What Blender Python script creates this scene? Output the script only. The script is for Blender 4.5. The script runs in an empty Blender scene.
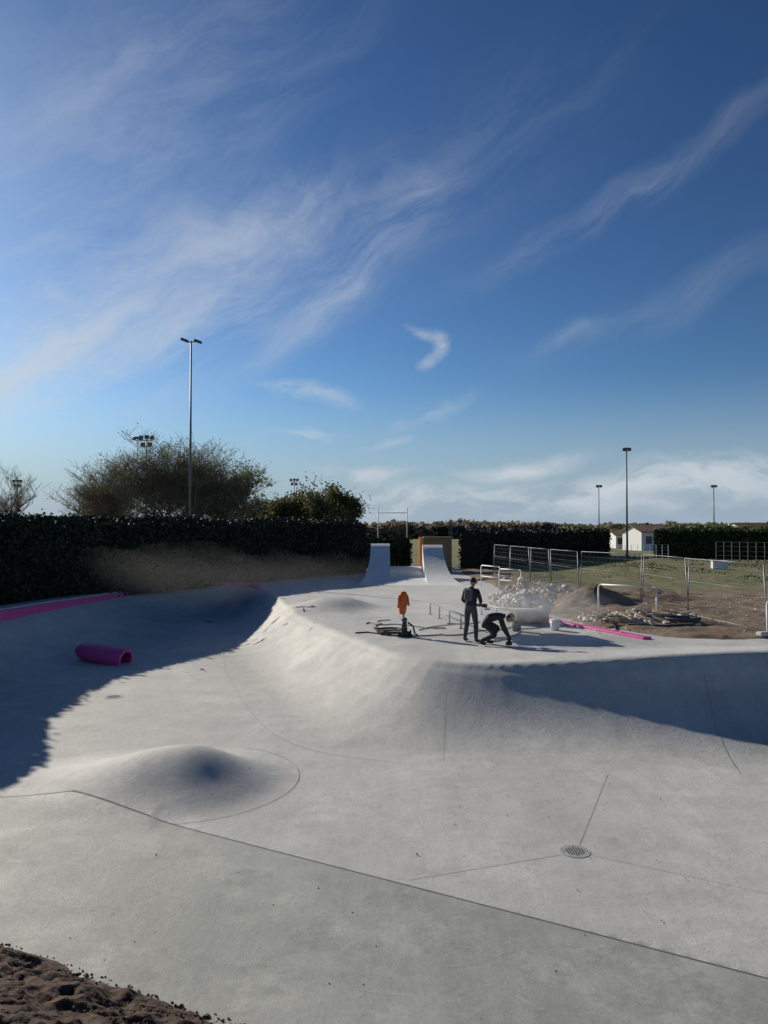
import bpy, math, random
import numpy as np
from mathutils import Vector, Matrix
random.seed(7); rng=np.random.default_rng(7)
R=math.radians
CAMZ=4.3; DZ=1.25; F=740.0; HY=530.0
SUN_AZ=R(-44); SUN_EL=R(25)
scene=bpy.context.scene
scene.view_settings.view_transform='Standard'
scene.view_settings.look='None'; scene.view_settings.exposure=0

# ------------------------------------------------------------ helpers
def link(o):
    scene.collection.objects.link(o); return o
def new_mat(name):
    m=bpy.data.materials.new(name); m.use_nodes=True
    return m, m.node_tree.nodes, m.node_tree.links, m.node_tree.nodes['Principled BSDF']
def simple_mat(name,col,rough=0.6,metal=0.0,var=0.15,scale=8.0,bump=0.0,island=False):
    m,N,L,B=new_mat(name)
    tc=N.new('ShaderNodeTexCoord'); nz=N.new('ShaderNodeTexNoise')
    nz.inputs['Scale'].default_value=scale; nz.inputs['Detail'].default_value=5
    L.new(tc.outputs['Object'],nz.inputs['Vector'])
    mx=N.new('ShaderNodeMix'); mx.data_type='RGBA'
    mx.inputs[6].default_value=(*[c*(1-var) for c in col],1)
    mx.inputs[7].default_value=(*[min(1,c*(1+var)) for c in col],1)
    if island:
        g=N.new('ShaderNodeNewGeometry'); a=N.new('ShaderNodeMath'); a.operation='ADD'
        L.new(g.outputs['Random Per Island'],a.inputs[0]); L.new(nz.outputs['Fac'],a.inputs[1])
        b=N.new('ShaderNodeMath'); b.operation='MULTIPLY'; b.inputs[1].default_value=0.5
        L.new(a.outputs[0],b.inputs[0]); L.new(b.outputs[0],mx.inputs[0])
    else:
        mr=N.new('ShaderNodeMapRange'); mr.inputs[1].default_value=0.3; mr.inputs[2].default_value=0.7
        L.new(nz.outputs['Fac'],mr.inputs[0]); L.new(mr.outputs[0],mx.inputs[0])
    L.new(mx.outputs[2],B.inputs['Base Color'])
    B.inputs['Roughness'].default_value=rough; B.inputs['Metallic'].default_value=metal
    if bump>0:
        bp=N.new('ShaderNodeBump'); bp.inputs['Strength'].default_value=1; bp.inputs['Distance'].default_value=bump
        L.new(nz.outputs['Fac'],bp.inputs['Height']); L.new(bp.outputs[0],B.inputs['Normal'])
    return m
def mesh_obj(name,verts,faces,mat=None,smooth=False,parent=None):
    me=bpy.data.meshes.new(name)
    me.from_pydata([tuple(v) for v in verts] if not isinstance(verts,np.ndarray) else verts.tolist(),[],
                   faces if not isinstance(faces,np.ndarray) else faces.tolist())
    if smooth: me.polygons.foreach_set('use_smooth',[True]*len(me.polygons))
    me.update()
    if mat:
        for m in (mat if isinstance(mat,list) else [mat]): me.materials.append(m)
    o=link(bpy.data.objects.new(name,me))
    if parent: o.parent=parent
    return o
def empty(name,loc=(0,0,0)):
    e=link(bpy.data.objects.new(name,None)); e.location=loc; e.empty_display_size=0.2
    return e
class MB:
    """mesh builder that joins shaped primitives"""
    def __init__(s): s.v=[]; s.f=[]; s.m=[]
    def add(s,v,f,mi=0):
        o=len(s.v); s.v+= [tuple(x) for x in v]; s.f+=[tuple(i+o for i in q) for q in f]; s.m+=[mi]*len(f)
    def box(s,c,d,mi=0,rz=0,bev=0.0,ry=0):
        hx,hy,hz=d[0]/2,d[1]/2,d[2]/2
        b=min(bev,hx*.9,hy*.9,hz*.9)
        vs=[]
        if b<=0:
            for z in(-hz,hz):
                for x,y in((-hx,-hy),(hx,-hy),(hx,hy),(-hx,hy)): vs.append((x,y,z))
            fs=[(3,2,1,0),(4,5,6,7),(0,1,5,4),(1,2,6,5),(2,3,7,6),(3,0,4,7)]
        else:
            def ring(z,i): 
                a=hx-i;c2=hy-i;q=b
                return [(-a+q*(i==0),-c2,z),(a-q*(i==0),-c2,z),(a,-c2+q*(i==0),z),(a,c2-q*(i==0),z),(a-q*(i==0),c2,z),(-a+q*(i==0),c2,z),(-a,c2-q*(i==0),z),(-a,-c2+q*(i==0),z)]
            def ring2(z):
                a=hx-b;c2=hy-b;e=b*0.3
                return [(-a+e,-c2,z),(a-e,-c2,z),(a,-c2+e,z),(a,c2-e,z),(a-e,c2,z),(-a+e,c2,z),(-a,c2-e,z),(-a,-c2+e,z)]
            vs=ring2(-hz)+ring(-hz+b,0)+ring(hz-b,0)+ring2(hz)
            fs=[tuple(range(7,-1,-1)),tuple(range(24,32))]
            for k in range(3):
                for i in range(8):
                    j=(i+1)%8; fs.append((k*8+i,k*8+j,k*8+8+j,k*8+8+i))
        M=Matrix.Translation(c)@Matrix.Rotation(rz,4,'Z')@Matrix.Rotation(ry,4,'Y')
        s.add([M@Vector(v) for v in vs],fs,mi)
    def tube(s,p0,p1,r0,r1=None,n=8,mi=0,cap=True):
        if r1 is None: r1=r0
        p0=Vector(p0);p1=Vector(p1);d=(p1-p0)
        if d.length<1e-6: return
        d.normalize(); a=d.cross(Vector((0,0,1)) if abs(d.z)<.9 else Vector((1,0,0))).normalized(); b=d.cross(a)
        vs=[]
        for p,r in((p0,r0),(p1,r1)):
            for i in range(n):
                t=2*math.pi*i/n; vs.append(p+a*(math.cos(t)*r)+b*(math.sin(t)*r))
        fs=[(i,(i+1)%n,n+(i+1)%n,n+i) for i in range(n)]
        if cap: fs+= [tuple(range(n-1,-1,-1)),tuple(range(n,2*n))]
        s.add(vs,fs,mi)
    def path(s,pts,r,n=8,mi=0):
        for a,b in zip(pts[:-1],pts[1:]): s.tube(a,b,r,r,n,mi)
    def ball(s,c,r,mi=0,seg=10,rings=7,rot=None):
        if not hasattr(r,'__len__'): r=(r,r,r)
        vs=[(0,0,1)]
        for i in range(1,rings):
            p=math.pi*i/rings
            for j in range(seg):
                t=2*math.pi*j/seg; vs.append((math.sin(p)*math.cos(t),math.sin(p)*math.sin(t),math.cos(p)))
        vs.append((0,0,-1)); fs=[]
        for j in range(seg): fs.append((0,1+j,1+(j+1)%seg))
        for i in range(rings-2):
            for j in range(seg):
                a=1+i*seg+j;b=1+i*seg+(j+1)%seg; fs.append((a,a+seg,b+seg,b))
        k=1+(rings-2)*seg
        for j in range(seg): fs.append((k+j,len(vs)-1,k+(j+1)%seg))
        M=Matrix.Translation(c)@(rot.to_4x4() if rot else Matrix.Identity(4))
        s.add([M@Vector((v[0]*r[0],v[1]*r[1],v[2]*r[2])) for v in vs],fs,mi)
    def obj(s,name,mats,smooth=False,parent=None):
        o=mesh_obj(name,s.v,s.f,mats if isinstance(mats,list) else [mats],smooth,parent)
        o.data.polygons.foreach_set('material_index',s.m); o.data.update()
        return o
def chaikin(P,n=2,closed=True):
    P=[np.array(p,float) for p in P]
    for _ in range(n):
        Q=[]
        K=len(P)
        if not closed: Q.append(P[0])
        for i in range(K if closed else K-1):
            a=P[i];b=P[(i+1)%K]; Q+= [a*.75+b*.25,a*.25+b*.75]
        if not closed: Q.append(P[-1])
        P=Q
    return np.array(P)
def sdist(X,Y,P):
    """signed distance, + inside"""
    d=np.full(X.shape,1e9); ins=np.zeros(X.shape,bool)
    K=len(P)
    for i in range(K):
        x0,y0=P[i][:2];x1,y1=P[(i+1)%K][:2]
        dx,dy=x1-x0,y1-y0; L2=dx*dx+dy*dy+1e-12
        t=np.clip(((X-x0)*dx+(Y-y0)*dy)/L2,0,1)
        d=np.minimum(d,(X-x0-t*dx)**2+(Y-y0-t*dy)**2)
        c=((y0>Y)!=(y1>Y))
        if dy!=0: ins^= c&(X<(dx*(Y-y0)/dy+x0))
    return np.where(ins,np.sqrt(d),-np.sqrt(d))
def sm(t): t=np.clip(t,0,1); return t*t*(3-2*t)
def vnoise(X,Y,scale,seed=0,octv=3):
    """value noise"""
    out=np.zeros(X.shape);amp=1;tot=0
    for o in range(octv):
        x=X*scale+seed*17.3+o*5.1;y=Y*scale+seed*9.7+o*3.3
        xi=np.floor(x).astype(np.int64);yi=np.floor(y).astype(np.int64);fx=sm(x-xi);fy=sm(y-yi)
        def h(a,b):
            n=(a*374761393+b*668265263+seed*1442695)&0x7fffffff
            n=((n^(n>>13))*1274126177)&0x7fffffff
            return ((n^(n>>16))&0xffff)/65535.0
        v=(h(xi,yi)*(1-fx)+h(xi+1,yi)*fx)*(1-fy)+(h(xi,yi+1)*(1-fx)+h(xi+1,yi+1)*fx)*fy
        out+=v*amp;tot+=amp;amp*=.5;scale*=2
    return out/tot
def grid_obj(name,xs,ys,Z,mat,mask=None,smooth=True):
    X,Y=np.meshgrid(xs,ys); V=np.stack([X,Y,Z],-1).reshape(-1,3)
    ny,nx=X.shape; i=np.arange(ny-1)[:,None]*nx+np.arange(nx-1)[None,:]
    Fc=np.stack([i,i+1,i+nx+1,i+nx],-1).reshape(-1,4)
    if mask is not None:
        Fc=Fc[(mask[:-1,:-1]|mask[1:,1:]|mask[1:,:-1]|mask[:-1,1:]).reshape(-1)]
    me=bpy.data.meshes.new(name)
    me.vertices.add(len(V)); me.vertices.foreach_set('co',V.astype(np.float32).ravel())
    me.loops.add(len(Fc)*4); me.loops.foreach_set('vertex_index',Fc.astype(np.int32).ravel())
    me.polygons.add(len(Fc)); me.polygons.foreach_set('loop_start',np.arange(0,len(Fc)*4,4,dtype=np.int32))
    me.update(calc_edges=True)
    me.polygons.foreach_set('use_smooth',np.full(len(Fc),smooth)); me.update()
    me.materials.append(mat)
    return link(bpy.data.objects.new(name,me))

# ------------------------------------------------------------ materials
def concrete_mat(name,c0,c1,rough=.75,dust=.5,dark=.32):
    m,N,L,B=new_mat(name)
    tc=N.new('ShaderNodeTexCoord')
    def nz(scale,detail=6,rgh=.6,dist=0,vec=None):
        n=N.new('ShaderNodeTexNoise'); n.inputs['Scale'].default_value=scale; n.inputs['Detail'].default_value=detail
        n.inputs['Roughness'].default_value=rgh; n.inputs['Distortion'].default_value=dist
        L.new(vec or tc.outputs['Object'],n.inputs['Vector']); return n.outputs['Fac']
    def mr(s,a,b,c=0,d=1):
        n=N.new('ShaderNodeMapRange'); n.inputs[1].default_value=a;n.inputs[2].default_value=b;n.inputs[3].default_value=c;n.inputs[4].default_value=d
        L.new(s,n.inputs[0]); return n.outputs[0]
    def ma(op,a,b):
        n=N.new('ShaderNodeMath'); n.operation=op
        for i,q in enumerate((a,b)):
            if isinstance(q,(int,float)): n.inputs[i].default_value=q
            else: L.new(q,n.inputs[i])
        return n.outputs[0]
    big=mr(nz(.28,4,.6),.38,.62)
    mid=mr(nz(1.3,7,.75,.15),.36,.64)
    mp=N.new('ShaderNodeMapping'); mp.inputs['Scale'].default_value=(6,.5,1); mp.inputs['Rotation'].default_value=(0,0,R(62))
    L.new(tc.outputs['Object'],mp.inputs['Vector'])
    streak=mr(nz(1.0,6,.75,.1,mp.outputs[0]),.40,.64)
    speck=mr(nz(11,7,.95),.34,.66)
    f=ma('ADD',ma('MULTIPLY',big,.28),ma('MULTIPLY',mid,.32))
    f=ma('ADD',f,ma('MULTIPLY',streak,.14)); f=ma('ADD',f,ma('MULTIPLY',speck,.26))
    mx=N.new('ShaderNodeMix'); mx.data_type='RGBA'; mx.inputs[6].default_value=(*c0,1); mx.inputs[7].default_value=(*c1,1)
    L.new(f,mx.inputs[0])
    w=mr(nz(.6,9,.8,.3),.5,.68,0,dust)
    mx2=N.new('ShaderNodeMix'); mx2.data_type='RGBA'; mx2.inputs[7].default_value=(c1[0]*1.2,c1[1]*1.19,c1[2]*1.17,1)
    L.new(mx.outputs[2],mx2.inputs[6]); L.new(w,mx2.inputs[0])
    dk=mr(nz(.9,8,.8,.2),.52,.70,0,dark)
    mx3=N.new('ShaderNodeMix'); mx3.data_type='RGBA'; mx3.inputs[7].default_value=(c0[0]*.62,c0[1]*.64,c0[2]*.64,1)
    L.new(mx2.outputs[2],mx3.inputs[6]); L.new(dk,mx3.inputs[0])
    L.new(mx3.outputs[2],B.inputs['Base Color'])
    L.new(mr(mid,0,1,rough-.1,rough+.1),B.inputs['Roughness'])
    bp=N.new('ShaderNodeBump'); bp.inputs['Distance'].default_value=.006; bp.inputs['Strength'].default_value=.6
    L.new(ma('ADD',speck,ma('MULTIPLY',mid,1.5)),bp.inputs['Height']); L.new(bp.outputs[0],B.inputs['Normal'])
    return m
M_conc=concrete_mat('concrete',(.38,.38,.35),(.63,.62,.57))
M_slab=concrete_mat('concrete_slab',(.22,.23,.205),(.46,.465,.42),.66,.75,.55)
M_joint=simple_mat('joint',(.10,.105,.10),.8)
M_jfaint=simple_mat('joint_faint',(.30,.305,.29),.8,var=.3,scale=2)
M_trowel=simple_mat('trowel_mark',(.44,.44,.41),.7,var=.25,scale=1.5)
M_edge=simple_mat('edge_concrete',(.45,.45,.43),.7,var=.12,scale=3,bump=.01)
M_dirt2=simple_mat('dark_dirt',(.058,.031,.018),.95,var=.6,scale=9,bump=.05)
M_pink=simple_mat('pink_paint',(.66,.08,.29),.5,var=.15,scale=4)
M_galv=simple_mat('galvanised_steel',(.26,.265,.27),.5,.4)
M_pole=simple_mat('pole_grey',(.13,.135,.14),.5,.3)
M_white=simple_mat('white_paint',(.78,.78,.76),.45,var=.06)
M_black=simple_mat('black',(.03,.03,.032),.6)
M_rub=simple_mat('rubble_mat',(.62,.57,.50),.9,var=.4,scale=2.0,bump=.03,island=True)
M_clod=simple_mat('clod_mat',(.10,.058,.035),.95,var=.5,scale=4,bump=.02,island=True)
M_orange=simple_mat('orange_cloth',(.75,.15,.03),.8,var=.2,scale=12)

# ------------------------------------------------------------ skatepark surface
lip=[(24,20.0),(14,17.5),(9.0,16.45),(6.3,16.3),(3.9,16.6),(2.0,16.95),(0.7,17.7),(-0.4,19.8),(-2,23.6),(-3.6,28),(-4.5,32.5),(-6,37.6),
     (-7.6,40.6),(-9.8,40.6),(-11.6,37),(-12.2,33),(-12.7,28),(-12.8,24),(-13.2,17),(-13.6,8),(-13.6,-8),(24,-8)]
LIP=chaikin(lip,2)
def seam_y(x): return np.where(x<-4.97,11.9,11.9-(x+4.97)*.548)
def hbase(X,Y):
    s=sdist(X,Y,LIP)
    w=2.5+.9*sm((X+3.5)/4)
    w=w+1.3*sm((-7-X)/2)
    pw=2.1+.75*sm((X-.6)/2.5)
    t=np.clip(s/w,0,1)
    up=.36*sm((X-1.5)/6.5)*(Y>10)
    z=(DZ+up)*(1-t)**pw
    z=np.where(s<0,DZ+up*(1-sm(-s/3.2)),z)
    z=np.where((s>-.12)&(s<.22),z-.035*np.cos((s-.05)/.17*math.pi/2).clip(0),z)
    ps=(seam_y(X)-Y)*.88
    z=z+np.where(ps>0,.075*ps,0)*sm((14-np.abs(X))/3)
    sx=np.where(X<-3.4,1.75,1.05)
    r2=((X+3.4)/sx)**2+((Y-12.8)/1.05)**2
    z=z+.58*np.exp(-r2)*(1-sm((np.hypot(X+3.45,Y-12.85)-1.3)/.9)*(X>-3.4)*.8)
    r2=((X+1.95)/1.35)**2+((Y-29.3)/1.5)**2
    z=z+.40*np.exp(-r2**1.3)*(s<0)
    r2=((X+8.2)/1.4)**2+((Y-33)/1.6)**2
    z=z+.22*np.exp(-r2)
    return z
def hs(x,y): return float(hbase(np.array([float(x)]),np.array([float(y)]))[0])
xs=np.concatenate([np.arange(-18,-8,.12),np.arange(-8,11,.065),np.arange(11,22.01,.2)])
ys=np.concatenate([np.arange(2,8,.12),np.arange(8,30,.065),np.arange(30,43,.1),np.arange(43,60.2,.4)])
X,Y=np.meshgrid(xs,ys); Z=hbase(X,Y)
ps=(seam_y(X)-Y)*.88
Zb=Z-np.where((ps>.03)&(X<9)&(X>-13),.09,0)
park=grid_obj('skatepark_bowl',xs,ys,Zb,M_conc)
us=np.arange(-12.9,9,.1); tt=np.linspace(0,8.5,110)
U,T=np.meshgrid(us,tt); SY=seam_y(U)-T
SZ=hbase(U,SY)+.012
V=np.stack([U,SY,SZ],-1)
V=np.concatenate([V[:1],V],0); V[0,:,2]=V[1,:,2]-.1
ny,nx=V.shape[:2]; ii=np.arange(ny-1)[:,None]*nx+np.arange(nx-1)[None,:]
Fc=np.stack([ii,ii+nx,ii+nx+1,ii+1],-1).reshape(-1,4)
slab=mesh_obj('concrete_apron',V.reshape(-1,3),Fc,M_slab,True)
m_=slab.modifiers.new('es','EDGE_SPLIT'); m_.split_angle=R(40)

def ribbon(name,pts,w,mat,dz=.005,parent=None,step=.15,hf=None):
    P=[np.array(p,float) for p in pts]; Q=[]
    for a,b in zip(P[:-1],P[1:]):
        n=max(1,int(np.linalg.norm(b-a)/step))
        for i in range(n): Q.append(a+(b-a)*i/n)
    Q.append(P[-1]); Q=np.array(Q)
    T=np.gradient(Q,axis=0); T/=np.linalg.norm(T,axis=1)[:,None]+1e-9
    Nn=np.stack([-T[:,1],T[:,0]],1)
    rows=[]
    for k in(-.5,0,.5):
        q=Q+Nn*w*k; rows.append(np.column_stack([q,hbase(q[:,0],q[:,1])+dz]))
    n=len(Q); V=np.concatenate(rows); Fs=[]
    for k in range(2):
        for i in range(n-1): Fs.append((k*n+i,(k*n+i+1),(k+1)*n+i+1,(k+1)*n+i))
    return mesh_obj(name,V,Fs,mat,True,parent)
joints=empty('expansion_joints')
xa=np.linspace(-4.97,9,40)
ribbon('seam_joint_shadow',[(-8,11.93),(-4.97,11.93)]+[(x,float(seam_y(x))+.03) for x in xa],.03,M_joint,.006,joints)  # ribbon darkens the joint and paints in the slab step's shadow line
def gp(px,py,z=0.0):
    d=(CAMZ-z)*F/(py-HY); return ((px-384)/F*d,d)
ribbon('joint_a',[gp(408,876),gp(560,851)],.009,M_jfaint,.006,joints)
ribbon('joint_b',[gp(577,842),gp(606,772)],.007,M_jfaint,.006,joints)
ribbon('joint_c',[gp(590,852),gp(800,897)],.006,M_jfaint,.006,joints)
ribbon('joint_e',[(1.1,13.9),(1.35,16.4)],.006,M_jfaint,.008,joints,step=.08)
ribbon('joint_f',[(6.3,13.2),(6.9,16.0)],.010,M_jfaint,.008,joints,step=.08)
cir=[(-3.45+1.98*math.cos(a),12.85+1.98*math.sin(a)) for a in np.linspace(-2.0,1.2,60)]
ribbon('joint_circle',cir,.011,M_jfaint,.006,joints)
ft=[(-5.9,27.5),(-5.2,24),(-4.0,20),(-2.9,16.9),(-2.1,15.2),(-1.0,14.2),(.4,13.75)]
ribbon('joint_foot',chaikin(ft,3,False),.010,M_jfaint,.006,joints)
marks=empty('trowel_marks')
for i in range(14):
    cx=random.uniform(-3,4); cy=float(seam_y(np.array(cx)))-random.uniform(.6,2.6)
    r=random.uniform(.5,1.4); a0=random.uniform(0,6.28); a1=a0+random.uniform(.3,1.0)
    pts=[(cx+r*math.cos(a),cy+r*math.sin(a)) for a in np.linspace(a0,a1,16)]
    if any((p[1]>float(seam_y(np.array(p[0])))-.12) for p in pts): continue
    if any(p[1]<6.6+max(0,-1.25-p[0])*.46 for p in pts): continue
    ribbon('mark_%d'%i,pts,.004,M_trowel,.0165,marks)

def manhole(c,r,name):
    z=hs(*c)+.006; mb=MB()
    n=40
    def disc(r0,r1,z0,mi):
        vs=[];fs=[]
        for i in range(n):
            a=2*math.pi*i/n; vs+=[(c[0]+r0*math.cos(a),c[1]+r0*math.sin(a),z0),(c[0]+r1*math.cos(a),c[1]+r1*math.sin(a),z0)]
        for i in range(n):
            j=(i+1)%n; fs.append((2*i,2*i+1,2*j+1,2*j))
        mb.add(vs,fs,mi)
    disc(r*.86,r,z,0); disc(.001,r*.84,z-.001,1); disc(r*.84,r*.86,z-.0005,2)
    for i in range(-4,5):
        for j in range(-4,5):
            if i*i+j*j<17: mb.box((c[0]+i*r*.17,c[1]+j*r*.17,z+.002),(r*.07,r*.07,.006),2,rz=.6)
    return mb.obj(name,[simple_mat('ring_'+name,(.38,.38,.37),.7),simple_mat('iron_'+name,(.36,.36,.35),.7,.0,var=.3,scale=20),M_joint])
manhole(gp(573,848),.20,'manhole_cover')
manhole(gp(115,692,.1),.24,'manhole_cover.001')
manhole(gp(209,626,.0),.28,'manhole_cover.002')

# pink kerb along left lip
kerb=empty('pink_kerb')
kp=[p for p in LIP if p[0]<-11.3 and 12<p[1]<38.5]
kp=sorted(kp,key=lambda p:p[1])
def extr(name,P,off,w,z0,hf,mat,parent):
    P=np.array(P); T=np.gradient(P,axis=0); T/=np.linalg.norm(T,axis=1)[:,None]; Nn=np.stack([-T[:,1],T[:,0]],1)
    a=P+Nn*off; b=P+Nn*(off+w); V=[];Fs=[]
    for i in range(len(P)):
        h=hf(P[i]); c=min(.02,h*.3)
        V+=[(a[i,0],a[i,1],z0),(a[i,0],a[i,1],z0+h-c),(a[i,0]+Nn[i,0]*c,a[i,1]+Nn[i,1]*c,z0+h),(b[i,0]-Nn[i,0]*c,b[i,1]-Nn[i,1]*c,z0+h),(b[i,0],b[i,1],z0+h-c),(b[i,0],b[i,1],z0)]
    for i in range(len(P)-1):
        for k in range(5): Fs.append((6*i+k,6*i+k+1,6*i+7+k,6*i+6+k))
    Fs.append((0,1,2,3,4,5)); e=6*(len(P)-1); Fs.append(tuple(e+k for k in(5,4,3,2,1,0)))
    return mesh_obj(name,V,Fs,mat,False,parent)
hk=lambda p: .19+.20*float(sm((36-p[1])/14))
extr('face',kp,.06,.14,DZ-.05,hk,M_pink,kerb)
extr('capping',kp,.202,.7,DZ-.05,lambda p:hk(p)+.07,M_edge,kerb)
fk=[p for p in LIP if p[1]>38.6 and p[0]<-6.0]
fk=sorted(fk,key=lambda p:p[0])
k2=empty('pink_kerb.001')
extr('face',fk,.05,.4,DZ-.04,lambda p:.2,M_pink,k2)

# pink barrel lying on the bank
mb=MB(); cx,cy=gp(99,659,.2); n=28
def ringv(x,r,zo=0): return [(x,math.cos(2*math.pi*k/n)*r,math.sin(2*math.pi*k/n)*r+zo) for k in range(n)]
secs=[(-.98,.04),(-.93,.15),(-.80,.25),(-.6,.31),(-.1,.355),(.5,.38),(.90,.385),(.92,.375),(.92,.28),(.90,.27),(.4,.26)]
vs=[]
for x,r in secs: vs+=ringv(x,r)
fs=[]
for i in range(len(secs)-1):
    for k in range(n): fs.append((i*n+k,i*n+(k+1)%n,(i+1)*n+(k+1)%n,(i+1)*n+k))
mb.add(vs,fs[:8*n],0)
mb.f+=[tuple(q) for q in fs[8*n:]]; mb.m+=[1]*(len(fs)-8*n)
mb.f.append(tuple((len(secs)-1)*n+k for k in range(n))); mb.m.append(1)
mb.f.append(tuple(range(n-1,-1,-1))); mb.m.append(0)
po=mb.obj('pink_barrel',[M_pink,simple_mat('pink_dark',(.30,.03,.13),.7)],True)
po.location=(cx-.1,cy+.6,hs(cx-.1,cy+.6)+.25); po.rotation_euler=(0,R(7),R(-16)); po.scale=(1.0,1.0,.88)
m_=po.modifiers.new('es','EDGE_SPLIT'); m_.split_angle=R(50)

for i,(a,b,w) in enumerate([((5.15,27.0),(5.75,24.4),.3),((5.85,24.2),(7.35,20.7),.3)]):
    mb=MB(); d=Vector((b[0]-a[0],b[1]-a[1],0)); c=((a[0]+b[0])/2,(a[1]+b[1])/2,DZ+.01)
    mb.box(c,(d.length,w,.12),0,rz=math.atan2(d.y,d.x),bev=.02)
    mb.obj('pink_ledge' if i==0 else 'pink_ledge.001',M_pink)

# back quarter pipe with two walls
mb=MB()
def qsec(x0,x1,yb,yt,zt,n=18,pw=2.4):
    vs=[];fs=[]
    for i in range(n+1):
        t=i/n; y=yb+(yt-yb)*t; z=DZ-.02+(zt-DZ)*t**pw
        fl=1.1*(1-t)**1.8
        vs+=[(x0-fl*(x0<0.3),y,z),(x1+fl*(x1>2.8),y,z)]
    for i in range(n): fs.append((2*i,2*i+1,2*i+3,2*i+2))
    k=len(vs); vs+=[(x0,yt+.35,zt),(x1,yt+.35,zt),(x0,yt+.35,DZ-.1),(x1,yt+.35,DZ-.1),(x0,yt,DZ-.1),(x1,yt,DZ-.1)]
    fs+=[(2*n,2*n+1,k+1,k),(k,k+1,k+3,k+2),(2*n,k,k+2,k+4),(2*n+1,k+5,k+3,k+1)]
    for sde in(0,1):
        for i in range(n):
            a=2*i+sde;b=2*i+2+sde;o=len(vs); vs+=[(vs[a][0],vs[a][1],DZ-.1),(vs[b][0],vs[b][1],DZ-.1)]
            fs.append((a,b,o+1,o))
    mb.add(vs,fs,0)
qsec(-.85,.37,39.5,47.5,3.42,pw=3.0)
qsec(.372,2.47,39.5,48.8,1.9,pw=2.0)
qsec(2.472,3.75,39.5,47.5,3.34,pw=3.0)
M_wallc=concrete_mat('concrete_light',(.66,.65,.61),(.80,.79,.75))
qp=mb.obj('quarter_pipe',M_wallc,True)
m_=qp.modifiers.new('es','EDGE_SPLIT'); m_.split_angle=R(35)

# ------------------------------------------------------------ ground materials
def ground_mat(name,y0=37,amp=8):
    m,N,L,B=new_mat(name)
    tc=N.new('ShaderNodeTexCoord')
    def nzz(sc,d=6,r=.6):
        n=N.new('ShaderNodeTexNoise'); n.inputs['Scale'].default_value=sc;n.inputs['Detail'].default_value=d;n.inputs['Roughness'].default_value=r
        L.new(tc.outputs['Object'],n.inputs['Vector']); return n.outputs['Fac']
    def rmp(s,pts):
        n=N.new('ShaderNodeValToRGB'); L.new(s,n.inputs[0]); e=n.color_ramp.elements
        e[0].position,e[0].color=pts[0][0],(*pts[0][1],1); e[1].position,e[1].color=pts[-1][0],(*pts[-1][1],1)
        for p,c in pts[1:-1]:
            q=e.new(p); q.color=(*c,1)
        return n.outputs[0]
    gr=rmp(nzz(.35,7,.75),[(.3,(.09,.10,.035)),(.5,(.16,.165,.06)),(.66,(.27,.21,.12))])
    br=rmp(nzz(.8,7,.75),[(.3,(.12,.085,.055)),(.5,(.23,.165,.105)),(.72,(.36,.28,.20))])
    sp=N.new('ShaderNodeSeparateXYZ'); L.new(tc.outputs['Object'],sp.inputs[0])
    def mth(op,a,b):
        n=N.new('ShaderNodeMath');n.operation=op
        for i,q in enumerate((a,b)):
            if isinstance(q,(int,float)): n.inputs[i].default_value=q
            else: L.new(q,n.inputs[i])
        return n.outputs[0]
    k=mth('ADD',sp.outputs['Y'],mth('MULTIPLY',mth('SUBTRACT',nzz(.2,6),.5),amp*2.0))
    mr_=N.new('ShaderNodeMapRange'); mr_.inputs[1].default_value=y0;mr_.inputs[2].default_value=y0+2; L.new(k,mr_.inputs[0])
    mr2=N.new('ShaderNodeMapRange'); mr2.inputs[1].default_value=8;mr2.inputs[2].default_value=9.5; L.new(mth('ADD',sp.outputs['X'],mth('MULTIPLY',mth('SUBTRACT',nzz(.5,4),.5),3)),mr2.inputs[0])
    mr3=N.new('ShaderNodeMapRange'); mr3.inputs[1].default_value=58;mr3.inputs[2].default_value=60; L.new(sp.outputs['Y'],mr3.inputs[0])
    fac=mth('MULTIPLY',mr_.outputs[0],mth('MAXIMUM',mr2.outputs[0],mr3.outputs[0]))
    mx=N.new('ShaderNodeMix');mx.data_type='RGBA'; L.new(fac,mx.inputs[0]); L.new(br,mx.inputs[6]); L.new(gr,mx.inputs[7])
    L.new(mx.outputs[2],B.inputs['Base Color']); B.inputs['Roughness'].default_value=1
    bp=N.new('ShaderNodeBump'); bp.inputs['Distance'].default_value=.10; L.new(nzz(4,7,.8),bp.inputs['Height']); L.new(bp.outputs[0],B.inputs['Normal'])
    return m
M_field=ground_mat('field_ground')
dp=chaikin([(23,20.9),(12,20.7),(7.9,20.3),(6.3,24.4),(5.7,27.5),(5.3,33),(6,38),(5.6,46),(5.2,62),(23,62)],2)
xs=np.concatenate([np.arange(3.8,12,.08),np.arange(12,22.1,.2)]); ys=np.concatenate([np.arange(19.5,34,.09),np.arange(34,60.1,.3)])
X,Y=np.meshgrid(xs,ys); s=sdist(X,Y,dp)+(vnoise(X,Y,1.3,3)-.5)*.7
Z=DZ-.05+.13*sm((s+.1)/.6)+(vnoise(X,Y,1.6,5,4)-.5)*.20*sm(s/.5)
def pile(cx,cy,r,h,e=1.0): 
    global Z
    q=np.hypot((X-cx)/e,Y-cy)/r*(1+.5*(vnoise(X,Y,1.2,9)-.5)); Z=Z+h*(np.clip(1-q,0,1)**1.1)*(1+.3*(vnoise(X,Y,5,4)-.5))
pile(8.5,30.0,1.6,.85,1.2); pile(7.0,31.5,1.6,.45,1.3); pile(8.7,24.6,1.2,.35,1.3); pile(10.0,27.5,1.2,.25,1.6); pile(11.5,32,1.8,.5,1.3)
grid_obj('dirt_ground',xs,ys,Z,M_field)
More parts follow.
